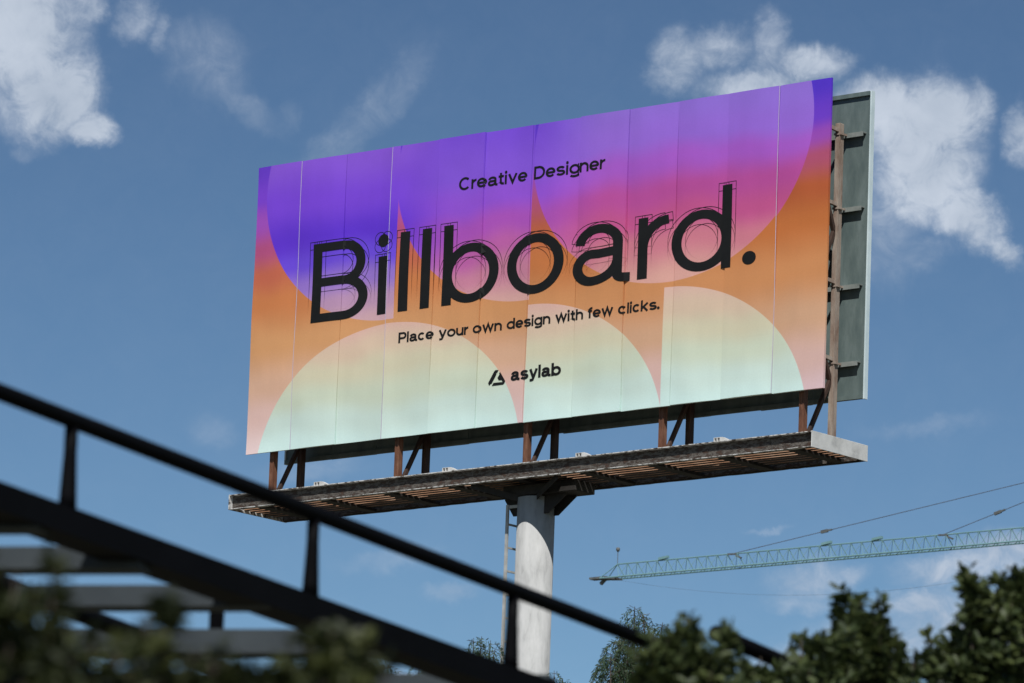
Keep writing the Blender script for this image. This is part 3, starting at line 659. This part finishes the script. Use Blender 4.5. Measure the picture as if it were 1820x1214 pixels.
# ------------------------------------------------------------------ tower crane far behind
def crane():
    tip = at(1064, 1030, 590)
    lo, hi = 300, 900
    for _ in range(60):
        t = (lo + hi) / 2
        if at(1820, 963, t).z > tip.z: hi = t
        else: lo = t
    rt = at(1820, 963, t); ax = (rt - tip); ax.z = 0; ax.normalize(); sd = Vector((-ax.y, ax.x, 0))
    # where the tower stands, outside the picture
    lo, hi = 0, 400
    for _ in range(60):
        s = (lo + hi) / 2; d = tip + ax * s - CAM
        if 910 + FPX * d.dot(RGT) / d.dot(FWD) < 2034: lo = s
        else: hi = s
    LJ = s; base = tip + ax * LJ
    cr = thing('tower_crane', 'teal lattice jib of a distant tower crane with tie cables', 'crane', (base.x, base.y, 0))
    pinv = Matrix.Translation(-cr.location)
    HJ, WJ = 1.42, 1.2
    unit = tube(bmesh.new(), [(0, 0, 0), (0, 0, 1)], 1, 5); um = bpy.data.meshes.new('brace'); unit.to_mesh(um); unit.free(); um.materials.append(M['teal'])
    def bar(p, q, r, name='brace'):
        o = bpy.data.objects.new(name, um); COL.objects.link(o); d = q - p
        o.parent = cr; o.matrix_parent_inverse = pinv
        o.matrix_basis = Matrix.Translation(p) @ d.to_track_quat('Z', 'Y').to_matrix().to_4x4() @ Matrix.Diagonal((r, r, d.length, 1)); return o
    up = Vector((0, 0, 1))
    s0 = 2.4
    for sgn in (-1, 1):
        obj('chord', tube(bmesh.new(), [tip + ax * .6 + sd * (sgn * WJ / 2), base + sd * (sgn * WJ / 2)], .085, 6), M['teal'], cr)
    obj('chord', tube(bmesh.new(), [tip + ax * s0 + up * HJ, base + up * HJ], .07, 6), M['teal'], cr)
    nbay = 50; st = (LJ - s0) / nbay
    for k in range(nbay):
        a = s0 + k * st; T = tip + ax * a + up * HJ; T2 = tip + ax * (a + st) + up * HJ
        for sgn in (-1, 1):
            B = tip + ax * (a + st / 2) + sd * (sgn * WJ / 2)
            bar(T, B, .03 if sgn < 0 else .045); bar(B, T2, .026)
        bar(tip + ax * a + sd * WJ / 2, tip + ax * (a + st) - sd * WJ / 2, .035)
    for sgn in (-1, 1): bar(tip + ax * .6 + sd * (sgn * WJ / 2), tip + ax * s0 + up * HJ, .05)
    b = bmesh.new(); c = tip
    beam(b, c - ax * .9 + up * .1, c + ax * 1.3 + up * .1, .9, .22); beam(b, c + ax * .3 - up * .5, c + ax * .9, .3, .3); beam(b, c + ax * 1.2, c + ax * 2.6 - up * .1, 1.3, .18)
    obj('jib_nose', b, M['cranegrey'], cr)
    c = tip + ax * s0 + up * HJ
    b = tube(bmesh.new(), [c, c + up * 1.35], .035, 6); tube(b, [c + up * 1.3, c + up * 1.45, c + up * 1.7, c + up * 1.75], [.1, .2, .2, .1], 8); obj('warning_lamp', b, M['cranegrey'], cr)
    head = base + up * (HJ + 6.2)
    for frac_px in (1300, 1675):
        lo, hi = 0, LJ
        for _ in range(50):
            s = (lo + hi) / 2; d = tip + ax * s - CAM
            if 910 + FPX * d.dot(RGT) / d.dot(FWD) < frac_px: lo = s
            else: hi = s
        p = tip + ax * s + up * HJ
        obj('tie_cable', tube(bmesh.new(), [p, head], .036, 5), M['cable'], cr)
        q = p + (head - p) * (.235 if frac_px < 1500 else .28); d_ = (head - p).normalized()
        b = bmesh.new(); beam(b, q - d_ * .5, q + d_ * .3, .2, .3); beam(b, q + d_ * .2, q + d_ * .8, .15, .16); obj('cable_link', b, M['cranegrey'], cr)
        b = bmesh.new(); beam(b, p - ax * .5 - up * .0, p + ax * .6 - up * .05, .2, .16); beam(b, p + ax * .5 - up * .2, p + ax * 1.2 - up * .5, .2, .16); obj('cable_anchor', b, M['cranegrey'], cr)
    for fx in (1180, 1470, 1560):
        lo, hi = 0, LJ
        for _ in range(50):
            s = (lo + hi) / 2; d = tip + ax * s - CAM
            if 910 + FPX * d.dot(RGT) / d.dot(FWD) < fx: lo = s
            else: hi = s
        p = tip + ax * s + up * (HJ + .2)
        b = bmesh.new(); beam(b, p - ax * .7 - up * .05, p + ax * .5 + up * .1, .3, .25); obj('pulley_box', b, M['teal'], cr)
    # hoist rope sagging under the jib
    p0 = tip + ax * 2 - up * .1; p1 = base - up * .5
    obj('hoist_rope', tube(bmesh.new(), [p0 + (p1 - p0) * (k / 24) - up * (3.4 * 4 * (k / 24) * (1 - k / 24)) for k in range(25)], .012, 4), M['cable'], cr)
    # tower, head, cab and counter jib, outside the frame
    b = bmesh.new(); zt = base.z - .3
    for sx_ in (-1, 1):
        for sy_ in (-1, 1): beam(b, Vector((base.x, base.y, 0)) + ax * sx_ + sd * sy_, Vector((base.x, base.y, zt)) + ax * sx_ + sd * sy_, .2, .2, (1, 0, 0))
    kz = 0
    while kz + 2.5 < zt:
        for a1, a2 in ((ax, sd), (sd, -ax), (-ax, -sd), (-sd, ax)):
            p = Vector((base.x, base.y, kz)); beam(b, p + a1 + a2, p + a1 - a2 + up * 2.5, .09, .09, (1, 0, 0))
        kz += 2.5
    obj('mast', b, M['teal'], cr)
    b = bmesh.new()
    for sx_ in (-1, 1):
        for sy_ in (-1, 1): beam(b, Vector((base.x, base.y, zt)) + ax * sx_ + sd * sy_, head, .16, .16, (1, 0, 0))
    obj('tower_head', b, M['teal'], cr)
    b = bmesh.new(); p = base + ax * 1; beam(b, p - up * .2, p + ax * 15 - up * .2, 1.4, .4); obj('counter_jib', b, M['teal'], cr)
    b = bmesh.new(); beam(b, base + ax * 12 - up * .8, base + ax * 15.2 - up * .8, 1.3, 2.4); obj('counterweight', b, M['endplate'], cr)
    b = bmesh.new(); beam(b, base - ax * 2.4 + sd * 1.9 - up * 1.2, base - ax * .6 + sd * 1.9 - up * 1.2, 1.3, 2.0); obj('cab', b, M['teal'], cr)
    obj('tie_cable', tube(bmesh.new(), [head, base + ax * 14], .05, 5), M['cable'], cr)
crane()

# ------------------------------------------------------------------ leaves
def leaf_mesh(name, C, Dv, Nv, ln, wd, tone, mat):
    """many small folded leaves: centres C, directions Dv, normals Nv"""
    C, Dv, Nv = (np.asarray(a, float) for a in (C, Dv, Nv)); n = len(C)
    Dv /= np.linalg.norm(Dv, axis=1)[:, None] + 1e-9
    Sv = np.cross(Dv, Nv); Sv /= np.linalg.norm(Sv, axis=1)[:, None] + 1e-9; Nv = np.cross(Sv, Dv)
    ln = np.broadcast_to(ln, n)[:, None]; wd = np.broadcast_to(wd, n)[:, None]
    V = np.empty((n, 6, 3))
    V[:, 0] = C; V[:, 1] = C + Dv * ln * .45 - Sv * wd * .5 + Nv * wd * .12; V[:, 2] = C + Dv * ln * .8 - Sv * wd * .36 + Nv * wd * .06
    V[:, 3] = C + Dv * ln - Nv * ln * .08; V[:, 4] = C + Dv * ln * .8 + Sv * wd * .36 + Nv * wd * .06; V[:, 5] = C + Dv * ln * .45 + Sv * wd * .5 + Nv * wd * .12
    me = bpy.data.meshes.new(name); me.vertices.add(n * 6); me.vertices.foreach_set('co', V.reshape(-1).astype(np.float32))
    F = np.array([[0, 1, 2, 3], [0, 3, 4, 5]]); F = (F[None] + (np.arange(n) * 6)[:, None, None]).reshape(-1)
    me.loops.add(len(F)); me.loops.foreach_set('vertex_index', F.astype(np.int32)); me.polygons.add(n * 2)
    me.polygons.foreach_set('loop_start', (np.arange(n * 2) * 4).astype(np.int32)); me.polygons.foreach_set('loop_total', np.full(n * 2, 4, np.int32))
    a = me.attributes.new('tone', 'FLOAT', 'POINT'); a.data.foreach_set('value', np.repeat(np.clip(tone, 0, 1), 6).astype(np.float32))
    me.update(); me.validate(); me.materials.append(mat); return me

def shrub(name, label, cat, tips, t, leaf, spread, depth, bottom, mat, group, nros, seed):
    """upright leafy shoots that end at the given tips, joined to a trunk on the ground"""
    g_ = np.random.default_rng(seed)
    mid = at(sum(p[0] for p in tips) / len(tips), 1200, t)
    root = thing(name, label, cat, (mid.x, mid.y, 0), group)
    bw = bmesh.new(); zf = min(at(x, y, t).z for x, y, *_ in tips) - bottom - .25
    fork = Vector((mid.x, mid.y, max(.5, zf)))
    tube(bw, [(mid.x, mid.y, 0), (mid.x + .04, mid.y, fork.z * .5), fork], [.09, .075, .05], 8)
    trunk = obj('trunk', bw, M['bark'], root)
    bt = bmesh.new(); C, D, Nn, T = [], [], [], []
    for (x, y, *rw) in tips:
        wpx = rw[0] if rw else spread
        tip = at(x, y, t + g_.uniform(-depth, depth)); wm = wpx / FPX * t
        low = Vector((tip.x + g_.uniform(-.1, .1), tip.y + g_.uniform(-.1, .1), tip.z - bottom))
        tube(bt, [fork, (fork + low) / 2 + Vector((0, 0, -.05)), low, (low + tip) / 2 + Vector((g_.uniform(-.02, .02), 0, 0)), tip], [.022, .018, .012, .008, .003], 5)
        for k in range(nros):
            s = g_.random() ** .95                     # 0 at the tip, 1 at the bottom
            rad = wm * (.16 + 1.0 * s ** .62) * g_.choice((.7, 1.0, 1.25))
            a_ = g_.uniform(0, 2 * math.pi); rr = rad * math.sqrt(g_.random()) 
            axp = tip + (low - tip) * s
            c = axp + Vector((math.cos(a_) * rr, math.sin(a_) * rr, g_.normal() * .02))
            # a twig from the shoot to the rosette
            if k % 3 == 0: tube(bt, [axp - Vector((0, 0, .06)), c], [.004, .0025], 3, cap=False)
            out = Vector((math.cos(a_), math.sin(a_), .9 + .5 * g_.random())).normalized()
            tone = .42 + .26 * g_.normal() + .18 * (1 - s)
            m_ = g_.integers(6, 11); ph = g_.uniform(0, 6)
            e1 = out.orthogonal().normalized(); e2 = out.cross(e1)
            for q in range(m_):
                an = ph + q * 2.4; el_ = g_.uniform(.1, 1.1)
                d = (e1 * math.cos(an) + e2 * math.sin(an)) * math.cos(el_) + out * math.sin(el_)
                C.append(c + d * leaf * .12 - out * g_.uniform(0, leaf * .9)); D.append(d); Nn.append(out + Vector(g_.normal(size=3)) * .25); T.append(tone + g_.normal() * .12)
    n = len(C)
    me = leaf_mesh('crown', C, D, Nn, leaf * g_.uniform(.7, 1.25, n), leaf * g_.uniform(.40, .6, n), np.array(T), mat)
    crown = obj('crown', me, None, root); tag(crown, kind='stuff')
    obj('twigs', bt, M['bark'], root)
    return root

G1 = 'leafy shrubs along the lower right'
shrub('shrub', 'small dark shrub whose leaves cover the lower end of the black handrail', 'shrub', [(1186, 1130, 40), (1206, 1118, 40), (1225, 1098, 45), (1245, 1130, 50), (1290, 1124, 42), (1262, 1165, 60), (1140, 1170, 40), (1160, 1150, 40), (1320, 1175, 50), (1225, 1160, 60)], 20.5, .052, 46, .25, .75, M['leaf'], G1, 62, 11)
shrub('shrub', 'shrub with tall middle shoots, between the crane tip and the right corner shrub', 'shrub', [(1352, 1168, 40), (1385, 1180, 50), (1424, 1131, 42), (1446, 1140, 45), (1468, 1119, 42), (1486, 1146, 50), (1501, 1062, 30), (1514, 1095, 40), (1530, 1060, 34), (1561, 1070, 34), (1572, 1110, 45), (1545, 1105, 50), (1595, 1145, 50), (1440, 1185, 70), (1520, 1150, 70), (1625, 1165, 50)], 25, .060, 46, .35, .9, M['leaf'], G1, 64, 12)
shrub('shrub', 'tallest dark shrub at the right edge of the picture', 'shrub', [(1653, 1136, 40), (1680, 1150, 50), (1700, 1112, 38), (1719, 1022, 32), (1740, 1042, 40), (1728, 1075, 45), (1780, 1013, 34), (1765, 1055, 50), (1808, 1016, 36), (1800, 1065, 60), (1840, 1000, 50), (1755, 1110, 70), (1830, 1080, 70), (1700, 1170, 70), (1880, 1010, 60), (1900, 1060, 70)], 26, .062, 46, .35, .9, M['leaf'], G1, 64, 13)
G2 = 'blurred hedge in the lower left corner'
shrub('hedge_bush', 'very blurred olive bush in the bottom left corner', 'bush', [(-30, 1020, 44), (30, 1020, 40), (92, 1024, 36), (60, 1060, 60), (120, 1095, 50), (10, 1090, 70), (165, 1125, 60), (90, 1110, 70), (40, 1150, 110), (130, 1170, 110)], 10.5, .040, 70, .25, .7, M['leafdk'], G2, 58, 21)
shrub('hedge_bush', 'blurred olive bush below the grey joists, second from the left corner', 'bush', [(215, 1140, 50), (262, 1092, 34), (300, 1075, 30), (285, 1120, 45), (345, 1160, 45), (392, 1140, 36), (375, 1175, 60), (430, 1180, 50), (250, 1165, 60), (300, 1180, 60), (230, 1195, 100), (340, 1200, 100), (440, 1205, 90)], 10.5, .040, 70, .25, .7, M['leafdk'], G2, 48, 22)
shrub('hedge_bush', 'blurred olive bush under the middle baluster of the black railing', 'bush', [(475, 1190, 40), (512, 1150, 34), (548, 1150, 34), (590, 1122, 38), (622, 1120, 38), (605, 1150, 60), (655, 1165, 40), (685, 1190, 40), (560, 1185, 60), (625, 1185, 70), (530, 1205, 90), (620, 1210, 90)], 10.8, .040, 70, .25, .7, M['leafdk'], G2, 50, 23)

def pepper(label, tips, t, seed, n_strand):
    g_ = np.random.default_rng(seed)
    mid = at(sum(p[0] for p in tips) / len(tips), 1300, t)
    root = thing('pepper_tree', label, 'tree', (mid.x, mid.y, 0), 'feathery trees behind the pole')
    top = max(at(x, y, t).z for x, y, *_ in tips)
    fork = Vector((mid.x, mid.y, top - 3.2))
    bw = bmesh.new(); tube(bw, [(mid.x - .2, mid.y, 0), (mid.x + .25, mid.y, fork.z * .35), (mid.x - .1, mid.y + .1, fork.z * .7), fork], [.42, .32, .24, .14], 10); obj('trunk', bw, M['bark'], root)
    bt = bmesh.new(); C, D, Nn, T, LN, WD = [], [], [], [], [], []
    for (x, y, rw) in tips:
        wm = rw / FPX * t; tip = at(x, y, t + g_.uniform(-.8, .8))
        c1 = fork + (tip - fork) * .5 + Vector((g_.uniform(-.2, .2), g_.uniform(-.2, .2), .25))
        limb = [fork, c1, tip + Vector((g_.uniform(-.06, .06), g_.uniform(-.06, .06), -.45)), tip]
        tube(bt, limb, [.07, .035, .014, .004], 5)
        for k in range(int(n_strand * (rw / 24) ** 1.3)):
            s = g_.random() ** 1.2; a_ = g_.uniform(0, 2 * math.pi); rr = wm * (.15 + .9 * s ** .6) * math.sqrt(g_.random())
            p = tip + Vector((math.cos(a_) * rr, math.sin(a_) * rr, -s * 1.25 - .04 * g_.random()))
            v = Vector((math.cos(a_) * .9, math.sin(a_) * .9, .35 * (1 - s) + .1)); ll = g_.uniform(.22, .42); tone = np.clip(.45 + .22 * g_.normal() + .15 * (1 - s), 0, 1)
            pts = [p]
            for j in range(7):
                v = (v + Vector((0, 0, -.42))).normalized(); p = p + v * (ll / 7); pts.append(p)
            if k % 2 == 0: tube(bt, [pts[0] - Vector((math.cos(a_), math.sin(a_), -.2)) * .12, pts[0], pts[4], pts[7]], [.004, .003, .002, .001], 3, cap=False)
            for j in range(1, 8):
                d = (pts[j] - pts[j - 1]).normalized(); sdv = d.cross(Vector(g_.normal(size=3))).normalized()
                for sg in (-1, 1):
                    C.append(pts[j]); D.append(d * .75 + sdv * sg * .75 + Vector((0, 0, -.35))); Nn.append(Vector(g_.normal(size=3))); T.append(tone + g_.normal() * .1); LN.append(g_.uniform(.045, .085)); WD.append(g_.uniform(.012, .019))
    obj('branches', bt, M['bark'], root)
    me = leaf_mesh('crown', C, D, Nn, np.array(LN), np.array(WD), np.array(T), M['pepper']); tag(obj('crown', me, None, root), kind='stuff')
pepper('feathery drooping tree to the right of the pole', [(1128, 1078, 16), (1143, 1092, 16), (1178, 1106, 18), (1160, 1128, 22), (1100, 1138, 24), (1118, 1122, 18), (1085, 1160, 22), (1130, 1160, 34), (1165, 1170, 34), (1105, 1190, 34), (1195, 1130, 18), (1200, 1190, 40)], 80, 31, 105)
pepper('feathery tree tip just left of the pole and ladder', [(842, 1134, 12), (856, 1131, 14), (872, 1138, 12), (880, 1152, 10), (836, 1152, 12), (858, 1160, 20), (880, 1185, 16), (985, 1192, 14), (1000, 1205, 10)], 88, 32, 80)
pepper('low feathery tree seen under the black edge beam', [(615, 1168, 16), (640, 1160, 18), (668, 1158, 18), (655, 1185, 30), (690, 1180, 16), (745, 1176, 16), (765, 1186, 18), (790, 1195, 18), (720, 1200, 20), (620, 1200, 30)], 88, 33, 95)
